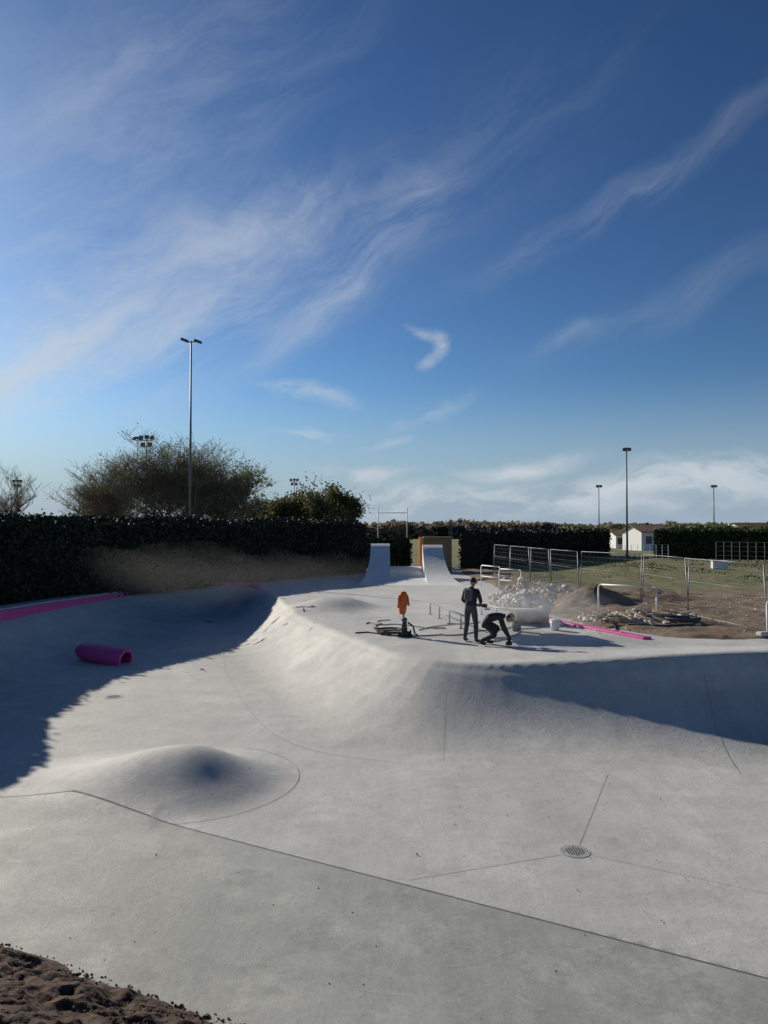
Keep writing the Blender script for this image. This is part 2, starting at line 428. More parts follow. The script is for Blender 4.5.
# ------------------------------------------------------------ foreground dirt
def dirt_edge(x): return np.where(x<-1.25,6.15+(-1.25-x)*.46,6.15-(x+1.25)*.42)
xs=np.concatenate([np.arange(-18,-6,.3),np.arange(-6,1.5,.03),np.arange(1.5,22,.3)]); ys=np.concatenate([np.arange(-14,3,.3),np.arange(3,8.9,.03),np.arange(8.9,14,.3)])
X,Y=np.meshgrid(xs,ys)
e=(dirt_edge(X)-Y)+(vnoise(X,Y,1.4,2,4)-.5)*.5
rise=np.minimum(np.clip(e,0,None)*.36,2.3)
Zc=hbase(X,Y)
Zf=Zc+.02-.10*sm((.05-e)/.15)+rise+((vnoise(X,Y,3.2,6,5)-.5)*.22+(vnoise(X,Y,14,7,3)-.5)*.09)*sm(e/.35)
Zf=np.where(Y<2,np.minimum(Zf,2.65),Zf); Zf=np.minimum(Zf,2.65)
grid_obj('foreground_dirt',xs,ys,Zf,M_dirt2,mask=(e>-.25))
import bmesh
def rocks(name,gen,n,mat,sub=1):
    V=[];Fs=[]
    bm=bmesh.new(); bmesh.ops.create_icosphere(bm,subdivisions=sub,radius=1)
    bv=np.array([v.co[:] for v in bm.verts]); bf=[[v.index for v in f.verts] for f in bm.faces]; bm.free()
    for i in range(n):
        p,s=gen(); v=bv*(1+rng.uniform(-.3,.3,(len(bv),1)))*np.array([1,rng.uniform(.6,1),rng.uniform(.45,.9)])*s
        a=rng.uniform(0,6.28);b=rng.uniform(0,6.28)
        Rm=np.array(Matrix.Rotation(a,3,'Z')@Matrix.Rotation(b,3,'X'))
        v=v@Rm.T+np.array(p); o=len(V)*len(bv); V.append(v); Fs+=[[k+o for k in f] for f in bf]
    return mesh_obj(name,np.concatenate(V),Fs,mat)
def gclod():
    x=rng.uniform(-6,0.6); ee=abs(rng.normal(0,.8))-.06; y=float(dirt_edge(np.array(x)))-ee
    s=rng.uniform(.006,.018)*(1 if rng.random()<.93 else 2.2)
    return (x,y,hs(x,y)+max(0,ee)*.36+.015),s
rocks('dirt_clods',gclod,1500,M_clod)
def gcr():
    x=rng.uniform(-4,4.5); y=rng.uniform(6.8,14)
    return (x,y,hs(x,y)+.016),rng.uniform(.004,.010)*(1 if rng.random()<.95 else 1.8)
rocks('concrete_crumbs',gcr,80,M_clod)
def grub():
    c=random.choice([(6.5,31.0,1.2,.9),(7.4,32.0,1.1,.85),(5.6,30.2,.9,.6),(6.2,33,1.2,.9)]); r=c[2]*math.sqrt(rng.random())*1.1; a=rng.uniform(0,6.28)
    x=c[0]+r*math.cos(a)*1.2;y=c[1]+r*math.sin(a)
    return (x,y,DZ+max(0,c[3]*(1-r/c[2]))*rng.uniform(.6,1)+.05),rng.uniform(.04,.17)*(1 if rng.random()<.85 else 1.9)
rocks('rubble_pile',grub,750,M_rub)
def grub2():
    r=1.3*math.sqrt(rng.random()); a=rng.uniform(0,6.28)
    return (8.3+r*math.cos(a)*1.4,24.6+r*math.sin(a),DZ+.1+.3*max(0,1-r)),rng.uniform(.03,.12)
rocks('rubble_pile.001',grub2,320,M_rub)
def grub3():
    x=rng.uniform(5.8,21); y=rng.uniform(21,34)
    return (x,y,DZ+.08),rng.uniform(.012,.045)
rocks('scattered_stones',grub3,800,M_rub)

# ------------------------------------------------------------ ground to the horizon
gx=[-4000,-600,-120,-17.5,21.5,60,120,600,4000]; gy=[-4000,-300,2.5,59.5,100,200,600,5000]
gx=np.array(gx,float);gy=np.array(gy,float)
V=[(x,y,DZ+.0) for y in gy for x in gx]; Fs=[]
for j in range(len(gy)-1):
    for i in range(len(gx)-1):
        if i==3 and j==2: continue
        a=j*len(gx)+i; Fs.append((a,a+1,a+1+len(gx),a+len(gx)))
mesh_obj('ground',V,Fs,M_field)
M_grass=simple_mat('grass_blades',(.17,.19,.065),.9,var=.5,scale=.6,island=True)
def quads(name,P,S,mat,parent=None,up=0.0,asp=1.0):
    n=len(P); a=rng.normal(size=(n,3)); 
    if up>0: a=a*np.array([1,1,1-up])
    a/=np.linalg.norm(a,axis=1)[:,None]; b=rng.normal(size=(n,3)); b+=np.array([0,0,up*3]); b-=a*(a*b).sum(1)[:,None]; b/=np.linalg.norm(b,axis=1)[:,None]
    S=np.asarray(S)[:,None]*np.ones((n,1)); a=a*S; b=b*S*asp
    V=np.stack([P-a*.5,P-b*.1+a*.1-b*.5,P+a*.5,P+b*.6],1).reshape(-1,3)
    me=bpy.data.meshes.new(name); me.vertices.add(4*n); me.vertices.foreach_set('co',V.astype(np.float32).ravel())
    me.loops.add(4*n); me.loops.foreach_set('vertex_index',np.arange(4*n,dtype=np.int32))
    me.polygons.add(n); me.polygons.foreach_set('loop_start',np.arange(0,4*n,4,dtype=np.int32)); me.update(calc_edges=True)
    me.materials.append(mat); o=link(bpy.data.objects.new(name,me)); o.parent=parent
    return o
n=30000; gxp=rng.uniform(9,70,n); gyp=37+rng.uniform(0,1,n)**1.3*50; keep=(vnoise(gxp,gyp,.22,4)>.44)&(gyp>37+vnoise(gxp,gyp,.4,5)*7)
P=np.column_stack([gxp,gyp,np.full(n,DZ+.04)])[keep]
quads('grass',P,rng.uniform(.06,.15,len(P)),M_grass,up=.8)

# ------------------------------------------------------------ vegetation
def leaf_mat(name,c0,c1,scale=.8,tr_=.25):
    m,N,L,B=new_mat(name); g=N.new('ShaderNodeNewGeometry'); tc=N.new('ShaderNodeTexCoord'); nz=N.new('ShaderNodeTexNoise')
    nz.inputs['Scale'].default_value=scale; nz.inputs['Detail'].default_value=3; L.new(tc.outputs['Object'],nz.inputs['Vector'])
    a=N.new('ShaderNodeMath');a.operation='MULTIPLY_ADD'; L.new(g.outputs['Random Per Island'],a.inputs[0]); a.inputs[1].default_value=.6
    b=N.new('ShaderNodeMapRange'); b.inputs[1].default_value=.3;b.inputs[2].default_value=.7;b.inputs[3].default_value=-.1;b.inputs[4].default_value=.5
    L.new(nz.outputs['Fac'],b.inputs[0]); L.new(b.outputs[0],a.inputs[2])
    mx=N.new('ShaderNodeMix');mx.data_type='RGBA';mx.inputs[6].default_value=(*c0,1);mx.inputs[7].default_value=(*c1,1); L.new(a.outputs[0],mx.inputs[0])
    L.new(mx.outputs[2],B.inputs['Base Color']); B.inputs['Roughness'].default_value=.7
    if tr_>0:
        tr=N.new('ShaderNodeBsdfTranslucent'); L.new(mx.outputs[2],tr.inputs[0]); ms=N.new('ShaderNodeMixShader'); ms.inputs[0].default_value=tr_
        L.new(B.outputs[0],ms.inputs[1]); L.new(tr.outputs[0],ms.inputs[2]); L.new(ms.outputs[0],N['Material Output'].inputs[0])
    return m
M_hedge=leaf_mat('hedge_leaf',(.012,.018,.008),(.030,.045,.018),.8,0)
M_hedge2=leaf_mat('hedge_leaf_green',(.02,.04,.012),(.06,.10,.028))
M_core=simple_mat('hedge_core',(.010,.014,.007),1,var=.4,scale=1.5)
M_lb=leaf_mat('leaf_brown',(.13,.14,.05),(.30,.31,.12),.8,.45)
M_lg=leaf_mat('leaf_green',(.05,.065,.02),(.17,.18,.06),.8,.4)
M_far=leaf_mat('leaf_far',(.16,.14,.10),(.34,.25,.15),.05,.3)
M_bark=simple_mat('bark',(.22,.19,.14),.9,var=.3,scale=6)
def hedge(name,path,h,th,nleaf,ls,mat,z0=DZ,rag=.25,seg=.5):
    e=empty(name); P=np.array(path,float); Q=[P[0]]
    for a,b in zip(P[:-1],P[1:]):
        n=max(1,int(np.linalg.norm(b-a)/seg))
        for i in range(1,n+1): Q.append(a+(b-a)*i/n)
    Q=np.array(Q); T=np.gradient(Q,axis=0); T/=np.linalg.norm(T,axis=1)[:,None]; Nn=np.stack([-T[:,1],T[:,0]],1)
    hh=h+(vnoise(Q[:,0],Q[:,1],.35,8,4)-.5)*rag*2
    t2=th/2
    prof=[(-t2*.95,0),(-t2,.35),(-t2*1.02,.7),(-t2*.85,.93),(0,1.0),(t2*.85,.93),(t2*1.02,.7),(t2,.35),(t2*.95,0)]
    V=[];Fs=[]
    for i in range(len(Q)):
        for (o,z) in prof:
            jj=1+random.uniform(-.12,.12); V.append((Q[i,0]+Nn[i,0]*o*jj*.88,Q[i,1]+Nn[i,1]*o*jj*.88,z0+hh[i]*z*.96-.02))
    K=len(prof)
    for i in range(len(Q)-1):
        for k in range(K-1): Fs.append((K*i+k,K*i+k+1,K*i+K+k+1,K*i+K+k))
    Fs.append(tuple(range(K))); Fs.append(tuple(K*(len(Q)-1)+k for k in range(K-1,-1,-1)))
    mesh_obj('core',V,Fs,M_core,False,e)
    n=nleaf; ix=rng.uniform(0,len(Q)-1.001,n); i0=ix.astype(int); fr=ix-i0
    C=Q[i0]*(1-fr)[:,None]+Q[i0+1]*fr[:,None]; NN=Nn[i0]; H=hh[i0]*(1-fr)+hh[i0+1]*fr
    per=rng.uniform(0,K-1.001,n); p0=per.astype(int); pf=per-p0; pr=np.array(prof)
    o=pr[p0,0]*(1-pf)+pr[p0+1,0]*pf; z=pr[p0,1]*(1-pf)+pr[p0+1,1]*pf
    lump=1+(vnoise(C[:,0]+o,z*h*1.3+C[:,1],.9,6,3)-.5)*.35
    jt=rng.normal(0,.06,(n,3))*max(1,ls/.3)
    tips=(rng.random(n)<.06)*rng.uniform(0,.25,n)*(z>.9)
    PP=np.column_stack([C[:,0]+NN[:,0]*o*lump,C[:,1]+NN[:,1]*o*lump,z0+z*H*(1+(lump-1)*.12)+tips])+jt
    PP[:,2]=np.maximum(PP[:,2],z0+.03)
    quads('leaves',PP,rng.uniform(.6,1.3,n)*ls,mat,e)
    return e
hedge('hedge',[(-26,-6),(-20,6),(-15.4,14),(-14.2,18.5),(-14.0,21),(-15.4,24),(-15.6,28.4),(-10.6,39.8),(-5.6,47.6),(-1.9,52.5)],3.65,1.8,100000,.13,M_hedge)
hedge('hedge.001',[(6.6,57),(9.5,61),(18,76),(26,88)],3.05,1.8,30000,.2,M_hedge)
hedge('hedge.002',[(30,82),(38,78),(60,72)],3.1,2.0,22000,.22,M_hedge2)
hedge('hedge.003',[(-2.2,60),(2.0,62)],2.2,1.2,5000,.2,M_hedge2)
hedge('distant_trees',[(-260,250),(-60,280),(20,260),(60,300),(160,270),(400,260)],5.0,14,16000,1.8,M_far,rag=1.8,seg=5)
hedge('distant_trees.001',[(40,170),(75,165),(140,160)],3.4,8,6000,1.1,M_lg,rag=1.2,seg=3)

def tree(name,loc,H,spread,seed,nleaf,leafmat,lsize,levels=4,trunk=.22,jit=.22,nb=4,rmin=.008,wid=1.0):
    rd=random.Random(seed); mb=MB(); tips=[]
    def branch(p,d,L,r,lev):
        nseg=3 if lev<2 else 2; q=Vector(p); dd=Vector(d).normalized()
        for i in range(nseg):
            dd=(dd+Vector((rd.uniform(-.18,.18),rd.uniform(-.18,.18),rd.uniform(-.05,.14)))).normalized()
            q2=q+dd*L/nseg; ra=max(rmin,r*(1-.5*i/nseg)); rb=max(rmin*.8,r*(1-.5*(i+1)/nseg))
            mb.tube(q,q2,ra,rb,6 if lev<1 else (4 if lev<3 else 3),0,cap=False)
            if lev>=3: tips.append(tuple(q2)) 
            if lev<levels and (i>0 or lev>0):
                for k in range(nb):
                    a=rd.uniform(0,6.28); up=rd.uniform(.15,.9)
                    side=Vector((math.cos(a)*spread,math.sin(a)*spread,up))
                    nd=(dd*.55+side.normalized()*.8).normalized()
                    branch(q2-dd*rd.uniform(0,.5)*L/nseg,nd,L*rd.uniform(.42,.78),max(rmin,rb*.55),lev+1)
            q=q2
    branch((0,0,-.1),(0,0,1),H*.40,trunk,0)
    e=empty(name,loc); t=np.array(tips); 
    sc=H/ max(.1,t[:,2].max())
    o=mb.obj('trunk_and_limbs',M_bark,True,e); o.scale=(sc*wid,sc*wid,sc)
    w=vnoise(t[:,0]*1.0+t[:,2],t[:,1]+seed,.8,seed,2)**5; w/=w.sum()
    idx=rng.choice(len(t),nleaf,p=w); P=t[idx]+rng.normal(0,jit,(nleaf,3))
    l=quads('foliage',P,rng.uniform(.5,1.4,nleaf)*lsize,leafmat,e); l.scale=(sc*wid,sc*wid,sc)
    return e
def at(px,d,z=DZ): return ((px-384)/F*d,d,z)
tree('bare_tree',at(118,60),10.3,1.3,1,4200,M_lb,.085,jit=.1,wid=1.15)
tree('bare_tree.001',at(160,64),11.9,1.4,2,5500,M_lb,.085,jit=.1,wid=1.1)
tree('bare_tree.002',at(200,62),11.0,1.4,3,5500,M_lb,.085,jit=.1,wid=1.15)
tree('bare_tree.003',at(238,64),9.6,1.5,4,6500,M_lb,.09,jit=.1,wid=1.25)
tree('bare_tree.004',at(92,66),8.8,1.3,5,4200,M_lb,.085,jit=.1,wid=1.15)
tree('bare_tree.005',at(4,60),8.8,1.0,6,200,M_lb,.08,jit=.1,nb=3)
tree('green_tree',at(333,66),7.5,1.2,11,22000,M_lg,.15,jit=.3,wid=1.1)
tree('green_tree.001',at(300,70),6.7,1.2,12,18000,M_lg,.15,jit=.3,wid=1.15)
tree('green_tree.002',at(268,72),6.4,1.2,13,14000,M_lg,.15,jit=.3,wid=1.15)

# ------------------------------------------------------------ poles
def lamp_post(name,px,d,top_py,kind,rb=.09):
    x,y,_=at(px,d); H=CAMZ+(HY-top_py)/F*d-DZ; e=empty(name,(x,y,DZ)); mb=MB()
    mb.tube((0,0,-.1),(0,0,H),rb,rb*.55,10); mb.tube((0,0,0),(0,0,.5),rb*1.5,rb*1.4,10); mb.obj('pole',M_pole,True,e)
    mb=MB()
    if kind=='double':
        mb.tube((-.32,0,H-.05),(.32,0,H-.05),.035)
        mb.box((-.42,0,H+.06),(.5,.32,.15),0,ry=.35,bev=.04); mb.box((.42,0,H-.02),(.5,.32,.15),0,ry=.35,bev=.04)
    elif kind=='flood':
        mb.tube((-.6,0,H-.4),(.6,0,H-.4),.04); mb.tube((-.4,0,H-1.0),(.4,0,H-1.0),.04)
        for q in((-.5,H-.15),(.05,H-.1),(.55,H-.15),(-.3,H-.8),(.35,H-.8)): mb.box((q[0],-.1,q[1]),(.42,.25,.38),0,bev=.05)
    else:
        mb.box((0,0,H+.05),(.75,.4,.2),0,bev=.05); mb.tube((-.3,0,H-.2),(.3,0,H-.2),.035)
        for s in(-1,1): mb.box((s*.3,-.1,H-.05),(.34,.3,.3),0,bev=.05)
    mb.obj('lamp_heads',M_pole,False,e)
lamp_post('street_lamp',190,46,340,'double')
lamp_post('floodlight_mast',146,70,436,'flood',.11)
lamp_post('street_lamp.001',137,74,438,'single',.07)
lamp_post('floodlight_mast.001',294,120,479,'flood',.12)
lamp_post('floodlight_mast.002',17,110,480,'flood',.12)
lamp_post('street_lamp.002',627,80,449,'single',.12)
lamp_post('street_lamp.003',599,109,486,'single',.10)
lamp_post('street_lamp.004',714,110,486,'single',.11)
x0,y0,_=at(378,95); x1=at(407,95)[0]; e=empty('goal_posts',(0,0,0)); mb=MB()
for x in(x0,x1): mb.tube((x,y0,DZ-.1),(x,y0,CAMZ+2.9),.06)
mb.tube((x0,y0,CAMZ+2.2),(x1,y0,CAMZ+2.2),.05); mb.obj('posts',M_white,True,e)

# ------------------------------------------------------------ site fence
fp=[(14.6,19.9),(10.9,21.0),(10.4,25.4),(10.2,29.4),(8.8,33.4),(8.4,37.2),(8.1,41),(7.6,45),(7.2,49)]
for i,(a,b) in enumerate(zip(fp[:-1],fp[1:])):
    e=empty('construction_fence'+('' if i==0 else '.%03d'%i)); mb=MB()
    A=Vector((*a,DZ+.08));Bv=Vector((*b,DZ+.08)); d=(Bv-A); Ln=d.length; d.normalize(); A=A+d*.06; Bv=Bv-d*.06
    lean=Vector((random.uniform(-.12,.12),random.uniform(-.05,.05),0)); up=Vector((0,0,2.0))+lean
    for p in(A,Bv): mb.tube(p-up*.03,p+up,.021,n=8)
    for k in(0.05,.62,1.0): mb.tube(A+up*k,Bv+up*k,.013 if k!=.62 else .006,n=6)
    mb.obj('frame',M_galv,True,e); mb=MB()
    nv=int(Ln/.11)
    for k in range(1,nv): p=A+(Bv-A)*(k/nv); mb.tube(p+up*.05,p+up,.0022,n=3,cap=False)
    for k in range(1,9): mb.tube(A+up*k/9,Bv+up*k/9,.0022,n=3,cap=False)
    mb.obj('wire_mesh',M_galv,False,e); mb=MB()
    mb.box((A.x,A.y,DZ+.11),(.7,.24,.13),rz=.3,bev=.03); mb.obj('concrete_foot',M_edge,False,e)
def hoop(name,a,b,h,r=.025,mid=True):
    mb=MB(); A=Vector((*a,DZ));Bv=Vector((*b,DZ)); d=(Bv-A).normalized(); q=.12; U=Vector((0,0,1))
    pts=[A-U*.1,A+U*(h-q)]+[A+d*(q-q*math.cos(t))+U*(h-q+q*math.sin(t)) for t in np.linspace(.3,1.57,5)]
    pts+=[Bv-d*(q-q*math.cos(t))+U*(h-q+q*math.sin(t)) for t in np.linspace(1.57,.3,5)]+[Bv+U*(h-q),Bv-U*.1]
    mb.path(pts,r); 
    if mid: mb.tube(A+U*h*.5,Bv+U*h*.5,r*.8)
    return mb.obj(name,M_white,True)
hoop('barrier_hoop',at(598,26.6)[:2],at(656,25.2)[:2],1.1,.03,False)
hoop('barrier_hoop.001',at(481,40)[:2],at(500,38)[:2],1.15,.03)
hoop('barrier_hoop.002',at(499,37.2)[:2],at(521,36)[:2],1.1,.03)
hoop('barrier_hoop.003',at(766,21.0)[:2],at(800,20.6)[:2],1.05,.03)
def mesh_fence(name,a,b,h,n,mat,r=.04):
    mb=MB(); A=Vector((*a,DZ));Bv=Vector((*b,DZ))
    for i in range(n+1): p=A+(Bv-A)*(i/n); mb.tube(p,p+Vector((0,0,h)),r,n=6)
    for k in range(1,6): mb.tube(A+Vector((0,0,h*k/5)),Bv+Vector((0,0,h*k/5)),r*.25,n=4)
    return mb.obj(name,mat)
mesh_fence('sports_fence',at(716,66)[:2],at(800,60)[:2],2.0,10,M_pole)
mesh_fence('sports_fence.001',at(612,75)[:2],at(668,78)[:2],1.5,9,M_white,.025)
mesh_fence('sports_fence.002',at(470,60)[:2],at(520,70)[:2],3.0,3,M_galv,.05)
mb=MB(); x,y,_=at(719,58); mb.box((x,y,DZ+.3),(1.2,.5,.6),bev=.05); mb.box((x,y,DZ+.63),(1.3,.6,.06),bev=.02); mb.obj('white_storage_box',M_white)

# ------------------------------------------------------------ house
M_wall=simple_mat('render_white',(.80,.78,.74),.9,var=.06); M_roof=simple_mat('roof_tile',(.25,.15,.11),.9,var=.3,scale=3); M_glass=simple_mat('window_dark',(.05,.055,.06),.2)
def house(name,px,d,w,dep,hw,hr,rz=0):
    x,y,_=at(px,d); e=empty(name,(x,y,DZ)); e.rotation_euler=(0,0,rz)
    mb=MB(); mb.box((0,0,hw/2),(w,dep,hw)); mb.add([(-w/2,-dep/2,hw),(-w/2,dep/2,hw),(-w/2,0,hw+hr),(w/2,-dep/2,hw),(w/2,dep/2,hw),(w/2,0,hw+hr)],[(0,1,2),(3,5,4)]); mb.obj('walls',M_wall,False,e)
    mb=MB()
    o=.35
    for s in(-1,1):
        z1=hw-o*hr/(dep/2)
        a=[(-w/2-o,s*(dep/2+o),z1),(w/2+o,s*(dep/2+o),z1),(w/2+o,0,hw+hr),(-w/2-o,0,hw+hr)]
        a=[(p[0],p[1],p[2]+.03) for p in a]
        b=[(p[0],p[1],p[2]+.12) for p in a]; mb.add(a+b,[(0,1,2,3),(4,5,6,7),(0,1,5,4),(1,2,6,5),(2,3,7,6),(3,0,4,7)])
    mb.obj('roof',M_roof,False,e); mb=MB()
    k=max(2,int(w/2.2))
    for i in range(k):
        xx=-w/2+w*(i+.5)/k
        if i==k//2: mb.box((xx,-dep/2-.01,1.05),(.95,.06,2.1))
        else: mb.box((xx,-dep/2-.01,hw*.56),(1.0,.06,1.1))
    mb.obj('windows_and_door',M_glass,False,e)
house('white_house',646,112,4.9,5,2.8,.85,.25)
house('white_house.001',620,125,3.2,4,2.2,.7,.1)
house('white_house.002',760,210,16,8,3.2,1.8,.1)
x,y,_=at(436,54); e=empty('site_container',(x,y,DZ)); M_yel=simple_mat('yellow_orange_paint',(.72,.28,.03),.5,var=.1); M_beige=simple_mat('tan_panel',(.19,.13,.07),.7)
mb=MB(); mb.box((0,0,1.25),(2.1,2.2,2.4),1,bev=.04)
for t in(-1,1): mb.box((-1.10,t*.9,1.27),(.24,.5,2.5),0,bev=.03)
mb.box((-.99,0,1.3),(.14,1.2,2.35),0); mb.box((.1,0,2.5),(2.1,2.3,.1),1); mb.obj('body',[M_yel,M_beige],False,e)
mb=MB(); mb.box((.1,-1.12,1.22),(1.7,.05,2.1),0)
for i in range(8): mb.box((-.65+i*.21,-1.155,1.22),(.06,.03,2.0),0)
mb.obj('door_panels',M_beige,False,e)

# ------------------------------------------------------------ grind rails, kit, hoses
def rail(name,a,b,za,zb,n=3,mat=M_black,r=.03):
    mb=MB(); A=Vector((*a,za));Bv=Vector((*b,zb)); mb.tube(A,Bv,r)
    for i in range(n): p=A+(Bv-A)*((i+.3)/(n-.4)); mb.tube((p.x,p.y,DZ-.02),p,r*.9); mb.tube((p.x,p.y,DZ),(p.x,p.y,DZ+.012),r*3)
    return mb.obj(name,mat,True)
rail('grind_rail',(1.6,27.2),(2.45,22.6),1.68,1.68,4,simple_mat('dark_steel',(.10,.10,.105),.5,.3))
rail('grind_rail.001',(3.4,27),(4.4,24.6),1.6,1.6,3,M_galv)
e=empty('tool_crate',(4.75,24.2,DZ)); mb=MB(); mb.box((0,0,.2),(1.1,.6,.34),0,rz=.2,bev=.03); mb.box((0,0,.4),(1.16,.66,.05),0,rz=.2,bev=.01); mb.obj('box',M_black,False,e)
mb=MB(); mb.box((.45,-.2,.5),(.4,.3,.22),0,rz=.5,bev=.05); mb.tube((.3,-.25,.66),(.6,-.15,.66),.02); mb.obj('power_unit',simple_mat('unit_grey',(.2,.2,.21),.5),False,e)
def hose(name,pts,r,mat,loops=0,c=None,lr=.4):
    cu=bpy.data.curves.new(name,'CURVE'); cu.dimensions='3D'; cu.bevel_depth=r; cu.bevel_resolution=2
    P=[Vector(p) for p in pts]
    if loops:
        P+= [Vector((c[0]+lr*(1+.15*math.sin(t*1.7))*math.cos(t),c[1]+lr*(1+.12*math.cos(t*2.3))*math.sin(t),c[2]+.012*t/2)) for t in np.linspace(0,loops*6.28,loops*12)]
    sp=cu.splines.new('NURBS'); sp.points.add(len(P)-1)
    for q,p in zip(sp.points,P): q.co=(*p,1)
    sp.use_endpoint_u=True; sp.order_u=4; cu.materials.append(mat)
    return link(bpy.data.objects.new(name,cu))
def rp(x0,y0,x1,y1,n,amp,z=DZ+.02):
    return [(x0+(x1-x0)*i/n+random.uniform(-amp,amp),y0+(y1-y0)*i/n+random.uniform(-amp,amp),z) for i in range(n+1)]
M_hose=simple_mat('hose_dark',(.06,.06,.06),.6); M_hose2=simple_mat('hose_tan',(.38,.33,.24),.7)
hose('hose',rp(-.6,21.8,.7,21.6,6,.5),.02,M_hose,3,(.2,21.9,DZ+.03),.45)
hose('hose.001',rp(-.4,24.6,2.0,22.4,8,.7),.016,M_hose)
hose('hose.002',rp(.9,21.2,4.2,22.8,9,.55),.016,M_hose)
hose('hose.003',rp(3.0,20.4,5.0,23.6,8,.4),.016,M_hose2)
hose('hose.006',rp(-.6,23.0,.2,25.0,6,.5),.016,M_hose)
hose('hose.007',rp(.8,23.0,3.2,24.5,7,.7),.016,M_hose)
hose('hose.004',rp(6.4,26.0,7.2,24.0,4,.2),.025,M_hose2,4,(7.6,23.8,DZ+.12),.5)
hose('hose.005',rp(7.0,23.5,9.5,24.2,10,.3,DZ+.16),.025,M_hose2,3,(9.0,24.5,DZ+.2),.45)
hose('hose.008',rp(7.6,22.6,9.9,23.2,9,.35,DZ+.14),.03,M_hose,3,(9.5,23.6,DZ+.16),.5)
mb=MB()
for i in range(14):
    mb.box((7.8+rng.uniform(-1.2,2.4),24.4+rng.uniform(-1.2,1.2),DZ+.28+rng.uniform(0,.2)),(rng.uniform(.5,1.4),.09,.03),0,rz=rng.uniform(0,3.1),ry=rng.uniform(-.25,.25))
mb.obj('timber_offcuts',simple_mat('timber',(.42,.31,.18),.8,var=.3))
def bucket(name,c,mat):
    mb=MB(); mb.tube((c[0],c[1],DZ+.0),(c[0],c[1],DZ+.32),.12,.15,14); mb.tube((c[0],c[1],DZ+.3),(c[0],c[1],DZ+.325),.158,.158,14); mb.obj(name,mat,True)
bucket('bucket',(4.0,22.4),M_black); bucket('bucket.001',(5.2,22.6),M_white)

e=empty('grinding_machine',(.58,21.3,DZ)); mb=MB()
for s in(-1,1): mb.tube((s*.16,-.12,.1),(s*.2,-.12,.1),.1,n=14)
mb.tube((0,0,.06),(0,0,.14),.20,.18,18); mb.tube((0,0,.14),(0,0,.46),.09,.07,14); mb.ball((0,0,.48),(.09,.09,.07))
mb.tube((0,.05,.3),(-.04,.22,1.02),.022); mb.tube((.0,-.1,.12),(-.04,.2,.9),.018); mb.tube((-.2,.22,1.05),(.14,.22,1.05),.02)
mb.path([(.1,0,.4),(.25,-.05,.3),(.3,-.1,.1),(.4,-.2,.04)],.025)
mb.obj('machine_body',M_hose,True,e)
vs=[];fs=[];rows=[(1.27,.035,.035),(1.25,.085,.07),(1.16,.115,.10),(1.0,.11,.10),(.85,.105,.11),(.72,.11,.12),(.62,.08,.11)]
n=20
for (z,rx,ry) in rows:
    for k in range(n):
        a=2*math.pi*k/n; w=1+.16*math.sin(5*a+z*9)*(1.3-z)*1.6; vs.append((-.03+rx*w*math.cos(a)+.02*math.sin(z*7),.2+ry*w*math.sin(a)-.05*(1.2-z),z))
for i in range(len(rows)-1):
    for k in range(n): fs.append((i*n+k,(i+1)*n+k,(i+1)*n+(k+1)%n,i*n+(k+1)%n))
fs.append(tuple(range(n)))
mb=MB(); mb.add(vs,fs); 
mb.tube((.08,.18,1.16),(.135,.14,.86),.045,.035,10); mb.tube((-.13,.18,1.16),(-.165,.14,.80),.045,.035,10)
mb.obj('orange_jacket',M_orange,True,e)

